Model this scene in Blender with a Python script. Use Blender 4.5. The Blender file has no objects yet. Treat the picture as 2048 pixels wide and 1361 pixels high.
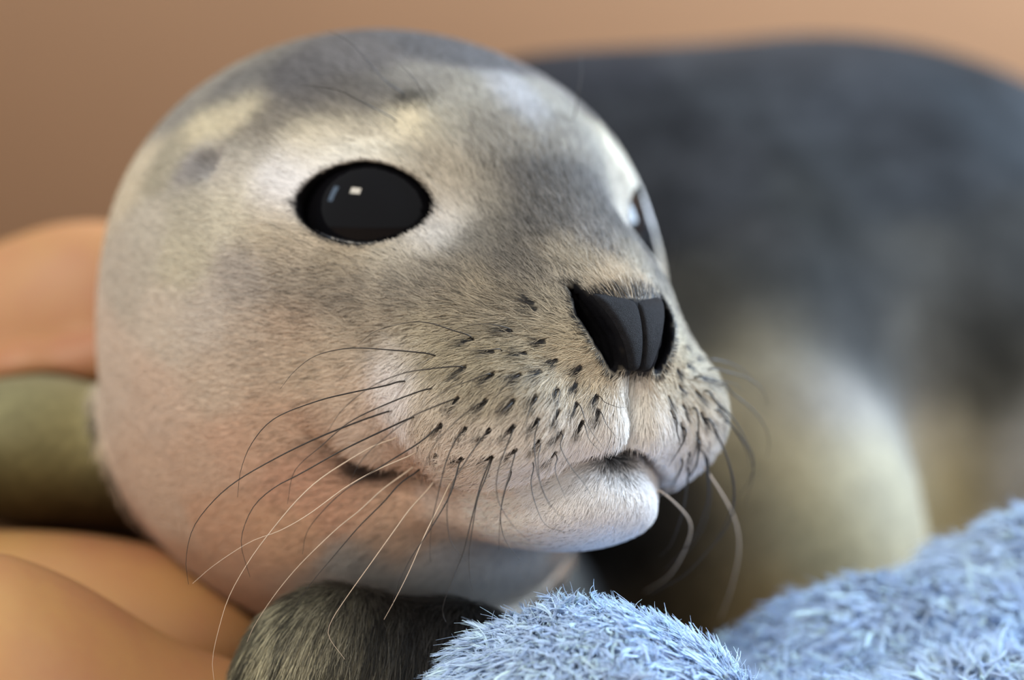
import bpy, math, random
import numpy as np

# ------------------------------------------------------------------ camera, world, light, exposure
CM = 0.01                      # everything below is laid out in centimetres
SC = bpy.context.scene
COL = SC.collection
FPX = 4800.0                   # focal length in pixels of the 2048 x 1361 frame
CAM = np.array([0.0, -60.0, 14.0])

cam_data = bpy.data.cameras.new('camera')
cam_data.sensor_width = 36.0
cam_data.lens = 36.0 * FPX / 2048.0
cam_data.clip_start = 0.02
cam_data.clip_end = 50
cam_data.dof.use_dof = True
cam_data.dof.focus_distance = 0.553
cam_data.dof.aperture_fstop = 4.2
cam = bpy.data.objects.new('camera', cam_data)
COL.objects.link(cam)
cam.location = CAM * CM
cam.rotation_euler = (math.pi / 2, 0, 0)
SC.camera = cam

world = bpy.data.worlds.new('world')
SC.world = world
world.use_nodes = True
bg = world.node_tree.nodes['Background']
bg.inputs[0].default_value = (0.97, 0.98, 1.0, 1)
bg.inputs[1].default_value = 0.80


def area_light(name, loc, target, sx, sy, power, color):
    d = bpy.data.lights.new(name, 'AREA')
    d.shape = 'RECTANGLE'
    d.size, d.size_y = sx, sy
    d.energy = power
    d.color = color
    o = bpy.data.objects.new(name, d)
    COL.objects.link(o)
    from mathutils import Vector
    o.location = loc
    o.rotation_euler = (Vector(target) - Vector(loc)).to_track_quat('-Z', 'Y').to_euler()
    return o


area_light('window_daylight', (1.65, 0.5, 1.05), (0, 0, 0.14), 1.1, 1.0, 112, (0.64, 0.80, 1.0))
area_light('ceiling_lamp', (-1.05, -1.58, 1.68), (0, 0, 0.14), 0.50, 0.30, 30, (1.0, 0.91, 0.76))
area_light('side_window', (-1.95, -0.85, 1.45), (0, 0, 0.14), 0.30, 0.7, 8, (0.55, 0.75, 1.0))

SC.view_settings.view_transform = 'Standard'
SC.view_settings.look = 'None'
SC.view_settings.gamma = 1.0
SC.view_settings.exposure = 0.10
SC.view_settings.use_curve_mapping = False

rng = np.random.default_rng(7)


# ------------------------------------------------------------------ helpers
def unproject(px, py, y):
    """point on the vertical plane at depth y (cm) that the pixel looks at"""
    s = (y - CAM[1]) / FPX
    return np.array([CAM[0] + (px - 1024.0) * s, y, CAM[2] - (py - 680.5) * s])


def ray_dir(px, py):
    d = np.array([(px - 1024.0) / FPX, 1.0, -(py - 680.5) / FPX])
    return d / np.linalg.norm(d)


def project(P):
    P = np.atleast_2d(P)
    s = FPX / (P[:, 1] - CAM[1])
    return np.stack([1024 + (P[:, 0] - CAM[0]) * s, 680.5 - (P[:, 2] - CAM[2]) * s], 1)


def smin(a, b, k):
    h = np.maximum(k - np.abs(a - b), 0.0) / k
    return np.minimum(a, b) - h * h * k * 0.25


def smax(a, b, k):
    return -smin(-a, -b, k)


def sstep(e0, e1, x):
    t = np.clip((x - e0) / (e1 - e0), 0, 1)
    return t * t * (3 - 2 * t)


def ell(p, c, r, R=None):
    q = p - np.asarray(c, float)
    if R is not None:
        q = q @ R
    r = np.asarray(r, float)
    k0 = np.sqrt(((q / r) ** 2).sum(-1)) + 1e-9
    k1 = np.sqrt(((q / (r * r)) ** 2).sum(-1)) + 1e-9
    return k0 * (k0 - 1) / k1


def capsule(p, a, b, ra, rb):
    a = np.asarray(a, float)
    b = np.asarray(b, float)
    ab = b - a
    t = np.clip(((p - a) @ ab) / (ab @ ab), 0, 1)
    return np.sqrt(((p - a - t[..., None] * ab) ** 2).sum(-1)) - (ra + (rb - ra) * t)


def grad(f, P, e=0.02):
    k = np.array([[1, -1, -1], [-1, -1, 1], [-1, 1, -1], [1, 1, 1]], float)
    g = np.zeros_like(P)
    for v in k:
        g += v * f(P + v * e)[:, None]
    return g / (4 * e)


def axis(*spans):
    """rectilinear axis from (start, stop, step) spans"""
    out = []
    for a, b, s in spans:
        n = max(1, int(round((b - a) / s)))
        out.append(np.linspace(a, b, n, endpoint=False))
    out.append(np.array([spans[-1][1]]))
    return np.concatenate(out)


def polygonize(f, xs, ys, zs, B=8, slack=1.5):
    """surface nets of the distance field f on a rectilinear grid"""
    n = [len(xs), len(ys), len(zs)]
    V = np.empty(n, np.float32)
    idx = [[(i, min(i + B, m)) for i in range(0, m, B)] for m in n]
    ax = [xs, ys, zs]
    cs, hs = [], []
    for k in range(3):
        c, h = [], []
        for a, b in idx[k]:
            lo, hi = ax[k][a], ax[k][min(b, n[k] - 1)]
            c.append((lo + hi) / 2)
            h.append((hi - lo) / 2)
        cs.append(np.array(c))
        hs.append(np.array(h))
    G = np.stack(np.meshgrid(*cs, indexing='ij'), -1).reshape(-1, 3)
    H = np.sqrt((np.stack(np.meshgrid(*hs, indexing='ij'), -1).reshape(-1, 3) ** 2).sum(1))
    D = f(G)
    act = np.abs(D) < H * slack + 0.4
    nb = [len(i) for i in idx]
    todo = []
    for j in range(len(G)):
        i0, r = divmod(j, nb[1] * nb[2])
        i1, i2 = divmod(r, nb[2])
        s = tuple(slice(*idx[k][v]) for k, v in enumerate((i0, i1, i2)))
        if act[j]:
            todo.append(s)
        else:
            V[s] = 1e3 if D[j] > 0 else -1e3
    for c in range(0, len(todo), 400):
        part = todo[c:c + 400]
        pts = [np.stack(np.meshgrid(xs[s[0]], ys[s[1]], zs[s[2]], indexing='ij'), -1).reshape(-1, 3) for s in part]
        d = f(np.concatenate(pts))
        o = 0
        for s, p in zip(part, pts):
            V[s] = d[o:o + len(p)].reshape(V[s].shape)
            o += len(p)
    S = V < 0
    cnt = np.zeros([m - 1 for m in n], np.int8)
    for i in (0, 1):
        for j in (0, 1):
            for k in (0, 1):
                cnt += S[i:n[0] - 1 + i, j:n[1] - 1 + j, k:n[2] - 1 + k]
    ci = np.argwhere((cnt > 0) & (cnt < 8))
    cid = -np.ones([m - 1 for m in n], np.int32)
    cid[tuple(ci.T)] = np.arange(len(ci))
    acc = np.zeros((len(ci), 3))
    wt = np.zeros(len(ci))
    corners = [(i, j, k) for i in (0, 1) for j in (0, 1) for k in (0, 1)]

    def cp(c):
        return np.stack([xs[ci[:, 0] + c[0]], ys[ci[:, 1] + c[1]], zs[ci[:, 2] + c[2]]], 1)
    for a in corners:
        for k in range(3):
            if a[k]:
                continue
            b = list(a)
            b[k] = 1
            va = V[ci[:, 0] + a[0], ci[:, 1] + a[1], ci[:, 2] + a[2]]
            vb = V[ci[:, 0] + b[0], ci[:, 1] + b[1], ci[:, 2] + b[2]]
            m = (va < 0) != (vb < 0)
            t = np.where(m, va / np.where(m, va - vb, 1), 0)[:, None]
            acc += np.where(m[:, None], cp(a) * (1 - t) + cp(b) * t, 0)
            wt += m
    P = acc / wt[:, None]
    Q = []
    for k in range(3):
        sa = [slice(None)] * 3
        sb = [slice(None)] * 3
        sa[k] = slice(0, n[k] - 1)
        sb[k] = slice(1, n[k])
        A, Bv = S[tuple(sa)], S[tuple(sb)]
        e = np.argwhere(A != Bv)
        u, v = [(1, 2), (2, 0), (0, 1)][k]
        e = e[(e[:, u] > 0) & (e[:, v] > 0) & (e[:, u] < n[u] - 1) & (e[:, v] < n[v] - 1)]
        q = []
        for du, dv in ((-1, -1), (0, -1), (0, 0), (-1, 0)):
            c = e.copy()
            c[:, u] += du
            c[:, v] += dv
            q.append(cid[tuple(c.T)])
        q = np.stack(q, 1)
        inside = A[tuple(e.T)]
        q[~inside] = q[~inside][:, ::-1]
        Q.append(q)
    Q = np.concatenate(Q)
    Q = Q[(Q >= 0).all(1)]
    return P, Q


def snap(f, P, it=3, step=0.25):
    for _ in range(it):
        d = f(P)
        g = grad(f, P)
        mv = d[:, None] * g / np.maximum((g * g).sum(1), 0.3)[:, None]
        l = np.linalg.norm(mv, axis=1)
        P = P - mv * np.minimum(1, step / np.maximum(l, 1e-9))[:, None]
    return P


def mesh_obj(name, P, Q, mat, parent=None, smooth=True, colors=None, attrs=None):
    me = bpy.data.meshes.new(name)
    Q = np.asarray(Q)
    P = np.asarray(P, float) * CM
    k = Q.shape[1]
    me.vertices.add(len(P))
    me.vertices.foreach_set('co', P.astype(np.float32).ravel())
    me.loops.add(Q.size)
    me.loops.foreach_set('vertex_index', Q.astype(np.int32).ravel())
    me.polygons.add(len(Q))
    me.polygons.foreach_set('loop_start', np.arange(0, Q.size, k, dtype=np.int32))
    if smooth:
        me.polygons.foreach_set('use_smooth', np.ones(len(Q), bool))
    me.update(calc_edges=True)
    me.validate()
    if colors is not None:
        a = me.attributes.new('tint', 'FLOAT_COLOR', 'POINT')
        a.data.foreach_set('color', np.concatenate([colors, np.ones((len(P), 1))], 1).astype(np.float32).ravel())
    for an, av in (attrs or {}).items():
        a = me.attributes.new(an, 'FLOAT', 'POINT')
        a.data.foreach_set('value', np.asarray(av, np.float32))
    if mat:
        me.materials.append(mat)
    o = bpy.data.objects.new(name, me)
    COL.objects.link(o)
    if parent:
        o.parent = parent
    return o


def tag(o, label=None, category=None, group=None, kind=None):
    for k, v in (('label', label), ('category', category), ('group', group), ('kind', kind)):
        if v:
            o[k] = v
    return o


def empty(name):
    o = bpy.data.objects.new(name, None)
    COL.objects.link(o)
    o.empty_display_size = 0.02
    return o


def srgb(*c):
    c = np.array(c, float) / 255
    return np.where(c <= 0.04045, c / 12.92, ((c + 0.055) / 1.055) ** 2.4)


# ------------------------------------------------------------------ the seal as one distance field
TH, PI_, RO = math.radians(37), math.radians(10), math.radians(-2)
EYE_MID = unproject(1024, 425, 0.0)
_f = np.array([math.sin(TH) * math.cos(PI_), -math.cos(TH) * math.cos(PI_), -math.sin(PI_)])
_l = np.array([math.cos(TH), math.sin(TH), 0.0])
_u = np.cross(_f, _l)
_u = _u if _u[2] > 0 else -_u
_l, _u = _l * math.cos(RO) + _u * math.sin(RO), _u * math.cos(RO) - _l * math.sin(RO)
HR = np.stack([_f, _l, _u], 1)      # columns: forward, left, up of the head


def to_head(P):
    return (P - EYE_MID) @ HR


def from_head(q):
    return EYE_MID + np.asarray(q, float) @ HR.T


def unit(v):
    v = np.asarray(v, float)
    return v / np.linalg.norm(v)


# the eye (left side of the head; mirrored for the other)
EYE_N = unit((0.66, 0.69, 0.27))
EYE_S = np.array([-0.10, 4.36, -0.14])            # centre of the lid opening
EYE_R = 2.25
EYE_C = EYE_S - EYE_N * (EYE_R - 0.17)
EYE_A = np.array([0.69, -0.715, 0.115])
EYE_A = unit(EYE_A - EYE_N * (EYE_A @ EYE_N))   # towards the nose
EYE_B = np.cross(EYE_N, EYE_A)
EYE_B *= np.sign(EYE_B[2])
LIP_L = [0.0, 0.5, 0.9, 1.5, 2.3, 3.1, 3.7, 4.2, 4.9, 6.0]
LIP_U = [-4.80, -4.86, -5.02, -5.36, -5.86, -6.35, -6.4, -6.25, -5.8, -5.2]
NOSTRIL = np.array([(4.50, 1.32, -1.26), (4.95, 1.22, -1.75), (5.35, 0.92, -2.3), (5.55, 0.66, -2.85)])
NOSTRIL_R = [0.07, 0.24, 0.25, 0.14]
NOSE_U = [-3.2, -2.95, -2.4, -1.9, -1.4, -1.1]
NOSE_W = [0.35, 0.42, 0.62, 0.86, 1.15, 1.3]


def head_form(q):
    """head without mouth, nostrils or eye openings; q is mirrored to the left side"""
    d = ell(q, (-5.0, 0, -2.6), (7.6, 7.5, 6.7))
    d = smin(d, ell(q, (-5.3, 0, -5.6), (7.3, 6.9, 6.6)), 1.5)          # throat and cheeks
    d = smin(d, ell(q, (0.6, 0, -2.9), (4.6, 3.9, 3.0)), 2.0)          # muzzle root
    d = smin(d, capsule(q, (3.8, 0, -2.65), (-2, 0, -0.4), 1.25, 2.9), 1.6)   # bridge
    d = smin(d, ell(q, (2.8, 2.12, -4.35), (2.8, 2.3, 2.05)), 0.8)       # whisker pads
    d = smin(d, ell(q, (4.1, 0, -2.6), (1.35, 1.75, 1.35)), 0.8)          # nose block
    d = smin(d, ell(q, (4.4, 0.55, -4.35), (1.45, 1.2, 1.0)), 0.7)         # upper lip under the nose
    d = smin(d, ell(q, (1.6, 0, -6.2), (4.3, 3.2, 1.8)), 0.8)          # lower jaw
    return d


def eye_local(q):
    r = q - EYE_C
    return r @ EYE_A, r @ EYE_B, r @ EYE_N


def nostril_d(q):
    d = None
    for off in (0.0, 0.3, 0.6, 0.9):
        sh = np.array([-0.9, -0.05, -0.25]) * off
        for i in range(3):
            c = capsule(q, NOSTRIL[i] + sh, NOSTRIL[i + 1] + sh, NOSTRIL_R[i], NOSTRIL_R[i + 1])
            d = c if d is None else np.minimum(d, c)
    return d


def eye_open(q):
    a, b, n = eye_local(q)
    return (np.sqrt(np.abs(a / 1.60) ** 1.7 + (np.abs(b) / np.where(b > 0, 1.06, 1.04)) ** 2.0) - 1) * 1.1, n


EAR = np.array([-3.5, 6.57, 0.26])
BROW = np.array([-0.2, 3.0, 2.6])


def head_sdf(P):
    q = to_head(P)
    q[:, 1] = np.abs(q[:, 1])
    F, L, U = q.T
    d = head_form(q)
    near = d < 1.2
    if not near.any():
        return d
    idx = np.nonzero(near)[0]
    q, F, L, U, e = q[idx], F[idx], L[idx], U[idx], d[idx]
    # mouth: the lower lip sits in under the upper one
    um = np.interp(L, LIP_L, LIP_U)
    m = (1 - sstep(4.4, 5.6, L)) * sstep(-1.0, 0.8, F)
    t = um - U
    below = 1 / (1 + np.exp(-np.clip(t / 0.05, -40, 40)))
    e = e + m * (0.32 * below * (0.45 + 0.55 * sstep(0.5, 1.8, L)) * (1 - sstep(0.1, 1.7, t)) + 0.16 * np.exp(-(t / 0.09) ** 2))
    # philtrum
    ph = sstep(2.5, 3.6, F) * sstep(-5.3, -4.9, U) * (1 - sstep(-3.1, -2.8, U))
    e = e + ph * (0.16 * np.exp(-(L / 0.07) ** 2) + 0.22 * np.exp(-(L / 0.32) ** 2))
    # eyes, set in shallow sockets
    e = e + 0.42 * np.exp(-((q - EYE_S) ** 2).sum(1) / 1.9 ** 2) + 0.40 * np.exp(-((q - (1.6, 2.7, -0.1)) ** 2).sum(1) / 1.1 ** 2)
    a, b, n = eye_local(q)
    r = np.sqrt(a * a + b * b + n * n)
    lid = r - (EYE_R + 0.14)
    e = np.where(n > 0, smin(e, smax(lid, np.sqrt(a * a / 2.2 + b * b) - 1.35, 0.3), 0.45), e)
    op, n = eye_open(q)
    e = smax(e, -np.maximum(op, 0.6 - n), 0.10)
    # brow, ear
    e = e - 0.20 * np.exp(-((q - BROW) ** 2).sum(1) / 0.6 ** 2)
    e = e + 0.30 * np.exp(-((q - EAR) ** 2).sum(1) / 0.32 ** 2) - 0.15 * np.exp(-((q - EAR - (0.7, 0, 0.3)) ** 2).sum(1) / 0.6 ** 2)
    # nostrils
    e = smax(e, -nostril_d(q), 0.12)
    d[idx] = e
    return d


def nose_sdf(P):
    q = to_head(P)
    q[:, 1] = np.abs(q[:, 1])
    F, L, U = q.T
    d = head_form(q)
    w = np.interp(U, NOSE_U, NOSE_W) - 0.08
    e = smax(d - 0.10, -(d + 0.7), 0.1)
    e = smax(e, L - w, 0.22)
    e = smax(e, U + 1.30 + 0.06 * np.cos(L * 2.0), 0.2)
    e = smax(e, -3.02 - U, 0.2)
    e = e + 0.07 * np.exp(-(L / 0.045) ** 2) + 0.035 * np.exp(-(L / 0.16) ** 2)
    e = smax(e, -(nostril_d(q) - 0.02), 0.1)
    return smax(e, 3.0 - F, 0.1)


def body_sdf(P):
    d = ell(P, (10.8, 26, 12), (15, 11.5, 12.9))
    d = smin(d, ell(P, (31, 29, 9), (22, 12, 10.4)), 3)
    d = smin(d, ell(P, (2.5, 22.5, 13), (12, 9, 10.9)), 2.5)
    d = smin(d, ell(P, (7.0, 13.4, 6.0), (5.8, 5.2, 9.5)), 0.6 + 6.0 * sstep(10.0, 17, P[:, 2]))
    d = smin(d, ell(P, (-3.2, 7.8, 5.0), (6.2, 5, 5.5)), 1.5)
    # fore flipper under the chin
    fl = capsule(P, (1.2, 6.5, 4.2), (-1.0, 1, 4.6), 2.4, 2.0)
    fl = smin(fl, ell(P, (-4.2, -2.4, 5.0), (2.6, 1.9, 3.1)), 1.0)
    fl = smin(fl, ell(P, (-1.6, -1.8, 5.0), (2.6, 1.9, 2.7)), 1.0)
    d = smin(d, fl, 0.8)
    # fore flipper stretched out beside the head
    fr = capsule(P * (1, 0.7, 1), (-6, 7 * 0.7, 10), (-13, 6.5 * 0.7, 10.9), 2.1, 2.0)
    fr = smin(fr, capsule(P * (1, 0.7, 1), (-13, 6.5 * 0.7, 10.9), (-21, 6 * 0.7, 11.4), 2.0, 1.5), 0.6)
    d = smin(d, fr, 0.8)
    return smax(d, 0.02 - P[:, 2], 0.5)          # lies flat on the floor


def seal_sdf(P):
    P = np.asarray(P, float)
    h = head_sdf(P)
    b = body_sdf(P)
    return smin(h, b, 0.9)


# ==== END OF FIELDS


def hit(px, py, f=seal_sdf):
    """first point of the field f that the pixel's line of sight meets"""
    d = ray_dir(px, py)
    t = 40.0
    for _ in range(160):
        p = CAM + d * t
        v = float(f(p[None])[0])
        t += v * 0.7
        if abs(v) < 2e-3 or t > 140:
            break
    return CAM + d * t


# ------------------------------------------------------------------ materials
def node_mat(name):
    m = bpy.data.materials.new(name)
    m.use_nodes = True
    nt = m.node_tree
    return m, nt, nt.nodes['Principled BSDF']


def link(nt, a, b):
    nt.links.new(a, b)


def noise(nt, scale, detail=3, rough=0.6, vec=None):
    n = nt.nodes.new('ShaderNodeTexNoise')
    n.inputs['Scale'].default_value = scale
    n.inputs['Detail'].default_value = detail
    n.inputs['Roughness'].default_value = rough
    if vec is not None:
        link(nt, vec, n.inputs['Vector'])
    return n


def maprange(nt, src, a, b, lo, hi):
    n = nt.nodes.new('ShaderNodeMapRange')
    link(nt, src, n.inputs[0])
    for i, v in enumerate((a, b, lo, hi)):
        n.inputs[i + 1].default_value = v
    return n.outputs[0]


def mul(nt, col, fac):
    n = nt.nodes.new('ShaderNodeVectorMath')
    n.operation = 'SCALE'
    link(nt, col, n.inputs[0])
    link(nt, fac, n.inputs['Scale'])
    return n.outputs[0]


def objcoord(nt):
    return nt.nodes.new('ShaderNodeTexCoord').outputs['Object']


def plain_mat(name, color, rough=0.6, var=0.25, scale=30.0, bump=0.0, spec=0.4, sss=0.0):
    m, nt, b = node_mat(name)
    co = objcoord(nt)
    n = noise(nt, scale, 4, 0.6, co)
    rgb = nt.nodes.new('ShaderNodeRGB')
    rgb.outputs[0].default_value = (*color, 1)
    link(nt, mul(nt, rgb.outputs[0], maprange(nt, n.outputs['Fac'], 0.3, 0.7, 1 - var, 1 + var)), b.inputs['Base Color'])
    b.inputs['Roughness'].default_value = rough
    b.inputs['Specular IOR Level'].default_value = spec
    if sss:
        b.inputs['Subsurface Weight'].default_value = sss
        b.inputs['Subsurface Radius'].default_value = (0.012, 0.005, 0.003)
        b.inputs['Subsurface Scale'].default_value = 0.5
    if bump:
        bn = nt.nodes.new('ShaderNodeBump')
        bn.inputs['Strength'].default_value = bump
        bn.inputs['Distance'].default_value = 0.002
        link(nt, noise(nt, scale * 6, 4, 0.6, co).outputs['Fac'], bn.inputs['Height'])
        link(nt, bn.outputs[0], b.inputs['Normal'])
    return m


def hide_mat():
    """coat of the seal: its own colour map with mottling and fine short hair relief"""
    m, nt, b = node_mat('seal_coat')
    co = objcoord(nt)
    at = nt.nodes.new('ShaderNodeAttribute')
    at.attribute_name = 'tint'
    n1 = noise(nt, 55, 5, 0.65, co)
    n2 = noise(nt, 420, 3, 0.6, co)
    c = mul(nt, at.outputs['Color'], maprange(nt, n1.outputs['Fac'], 0.3, 0.7, 0.84, 1.16))
    c = mul(nt, c, maprange(nt, n2.outputs['Fac'], 0.3, 0.7, 0.86, 1.14))
    lumi = nt.nodes.new('ShaderNodeRGBToBW')
    link(nt, at.outputs['Color'], lumi.inputs[0])
    mot = nt.nodes.new('ShaderNodeMix')                      # the dark back is mottled, the pale face is not
    link(nt, maprange(nt, lumi.outputs[0], 0.05, 0.25, 0.0, 1.0), mot.inputs[0])
    link(nt, maprange(nt, noise(nt, 24, 5, 0.7, co).outputs['Fac'], 0.35, 0.65, 0.68, 1.40), mot.inputs[2])
    mot.inputs[3].default_value = 1.0
    c = mul(nt, c, mot.outputs[0])
    link(nt, c, b.inputs['Base Color'])
    b.inputs['Roughness'].default_value = 0.62
    link(nt, maprange(nt, lumi.outputs[0], 0.0, 0.4, 0.02, 0.3), b.inputs['Specular IOR Level'])
    link(nt, maprange(nt, lumi.outputs[0], 0.01, 0.4, 0.0, 0.3), b.inputs['Sheen Weight'])
    b.inputs['Sheen Roughness'].default_value = 0.4
    bn = nt.nodes.new('ShaderNodeBump')
    bn.inputs['Strength'].default_value = 0.25
    bn.inputs['Distance'].default_value = 0.001
    link(nt, n2.outputs['Fac'], bn.inputs['Height'])
    link(nt, bn.outputs[0], b.inputs['Normal'])
    return m


def strand_mat(name, lo=0.85, hi=1.25, rough=0.6, sheen=0.0, surf=0.75):
    """hair strands: colour per strand, darker at the root, shaded mostly with the skin's normal"""
    m, nt, b = node_mat(name)
    at = nt.nodes.new('ShaderNodeAttribute')
    at.attribute_name = 'tint'
    hi_ = nt.nodes.new('ShaderNodeHairInfo')
    c = mul(nt, at.outputs['Color'], maprange(nt, hi_.outputs['Intercept'], 0.0, 1.0, lo, hi))
    link(nt, c, b.inputs['Base Color'])
    b.inputs['Roughness'].default_value = rough
    b.inputs['Specular IOR Level'].default_value = 0.3
    b.inputs['Sheen Weight'].default_value = sheen
    an = nt.nodes.new('ShaderNodeAttribute')
    an.attribute_name = 'skin_normal'
    ge = nt.nodes.new('ShaderNodeNewGeometry')
    mx = nt.nodes.new('ShaderNodeMix')
    mx.data_type = 'VECTOR'
    mx.inputs[0].default_value = surf
    link(nt, ge.outputs['Normal'], mx.inputs[4])
    link(nt, an.outputs['Vector'], mx.inputs[5])
    nz = nt.nodes.new('ShaderNodeVectorMath')
    nz.operation = 'NORMALIZE'
    link(nt, mx.outputs[1], nz.inputs[0])
    link(nt, nz.outputs[0], b.inputs['Normal'])
    return m


def strands(name, pts, radii, colors, normals, mat, parent):
    """pts (n, k, 3) cm, radii (n, k) cm, colors (n, 3), normals (n, 3): one hair-curves object"""
    n, k = pts.shape[:2]
    hc = bpy.data.hair_curves.new(name)
    hc.add_curves([k] * n)
    hc.position_data.foreach_set('vector', (pts * CM).astype(np.float32).ravel())
    ra = hc.attributes.get('radius') or hc.attributes.new('radius', 'FLOAT', 'POINT')
    ra.data.foreach_set('value', (radii * CM).astype(np.float32).ravel())
    a = hc.attributes.new('tint', 'FLOAT_COLOR', 'CURVE')
    a.data.foreach_set('color', np.concatenate([colors, np.ones((n, 1))], 1).astype(np.float32).ravel())
    a = hc.attributes.new('skin_normal', 'FLOAT_VECTOR', 'CURVE')
    a.data.foreach_set('vector', normals.astype(np.float32).ravel())
    hc.materials.append(mat)
    o = bpy.data.objects.new(name, hc)
    COL.objects.link(o)
    o.parent = parent
    return tag(o, kind='stuff')


def spline(C, n):
    C = np.asarray(C, float)
    E = np.concatenate([[2 * C[0] - C[1]], C, [2 * C[-1] - C[-2]]])
    seg = np.linalg.norm(np.diff(C, axis=0), axis=1)
    cum = np.concatenate([[0], np.cumsum(seg)])
    out = []
    for t in np.linspace(0, cum[-1] * 0.9999, n):
        i = np.searchsorted(cum, t, side='right') - 1
        u = (t - cum[i]) / seg[i]
        p0, p1, p2, p3 = E[i:i + 4]
        out.append(0.5 * (2 * p1 + (p2 - p0) * u + (2 * p0 - 5 * p1 + 4 * p2 - p3) * u * u + (3 * p1 - p0 - 3 * p2 + p3) * u ** 3))
    return np.array(out)


def tube(name, C, rad, mat, sides=6):
    T = np.gradient(C, axis=0)
    T /= np.linalg.norm(T, axis=1)[:, None]
    A = np.cross(T, np.array([0.13, 0.97, 0.2]))
    A /= np.linalg.norm(A, axis=1)[:, None]
    Bn = np.cross(T, A)
    an = np.linspace(0, 2 * math.pi, sides, endpoint=False)
    V = C[:, None] + rad[:, None, None] * (A[:, None] * np.cos(an)[None, :, None] + Bn[:, None] * np.sin(an)[None, :, None])
    n = len(C)
    i = np.arange(n - 1)[:, None] * sides
    j = np.arange(sides)[None]
    Qd = np.stack([i + j, i + (j + 1) % sides, i + sides + (j + 1) % sides, i + sides + j], -1).reshape(-1, 4)
    return mesh_obj(name, V.reshape(-1, 3), Qd, mat)


# ------------------------------------------------------------------ the setting
def box(name, lo, hi, mat):
    x0, y0, z0 = lo
    x1, y1, z1 = hi
    P = [(x, y, z) for x in (x0, x1) for y in (y0, y1) for z in (z0, z1)]
    Q = [(0, 1, 3, 2), (4, 6, 7, 5), (0, 4, 5, 1), (2, 3, 7, 6), (0, 2, 6, 4), (1, 5, 7, 3)]
    return tag(mesh_obj(name, P, Q, mat, smooth=False), kind='structure')


box('floor', (-250, -150, -6), (250, 170, 0), plain_mat('tan_floor', srgb(168, 136, 108), 0.6, 0.08, 4, 0.1))
box('wall_back', (-250, 160, 0), (250, 170, 240), plain_mat('tan_wall', srgb(176, 139, 106), 0.8, 0.05, 2))

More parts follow.
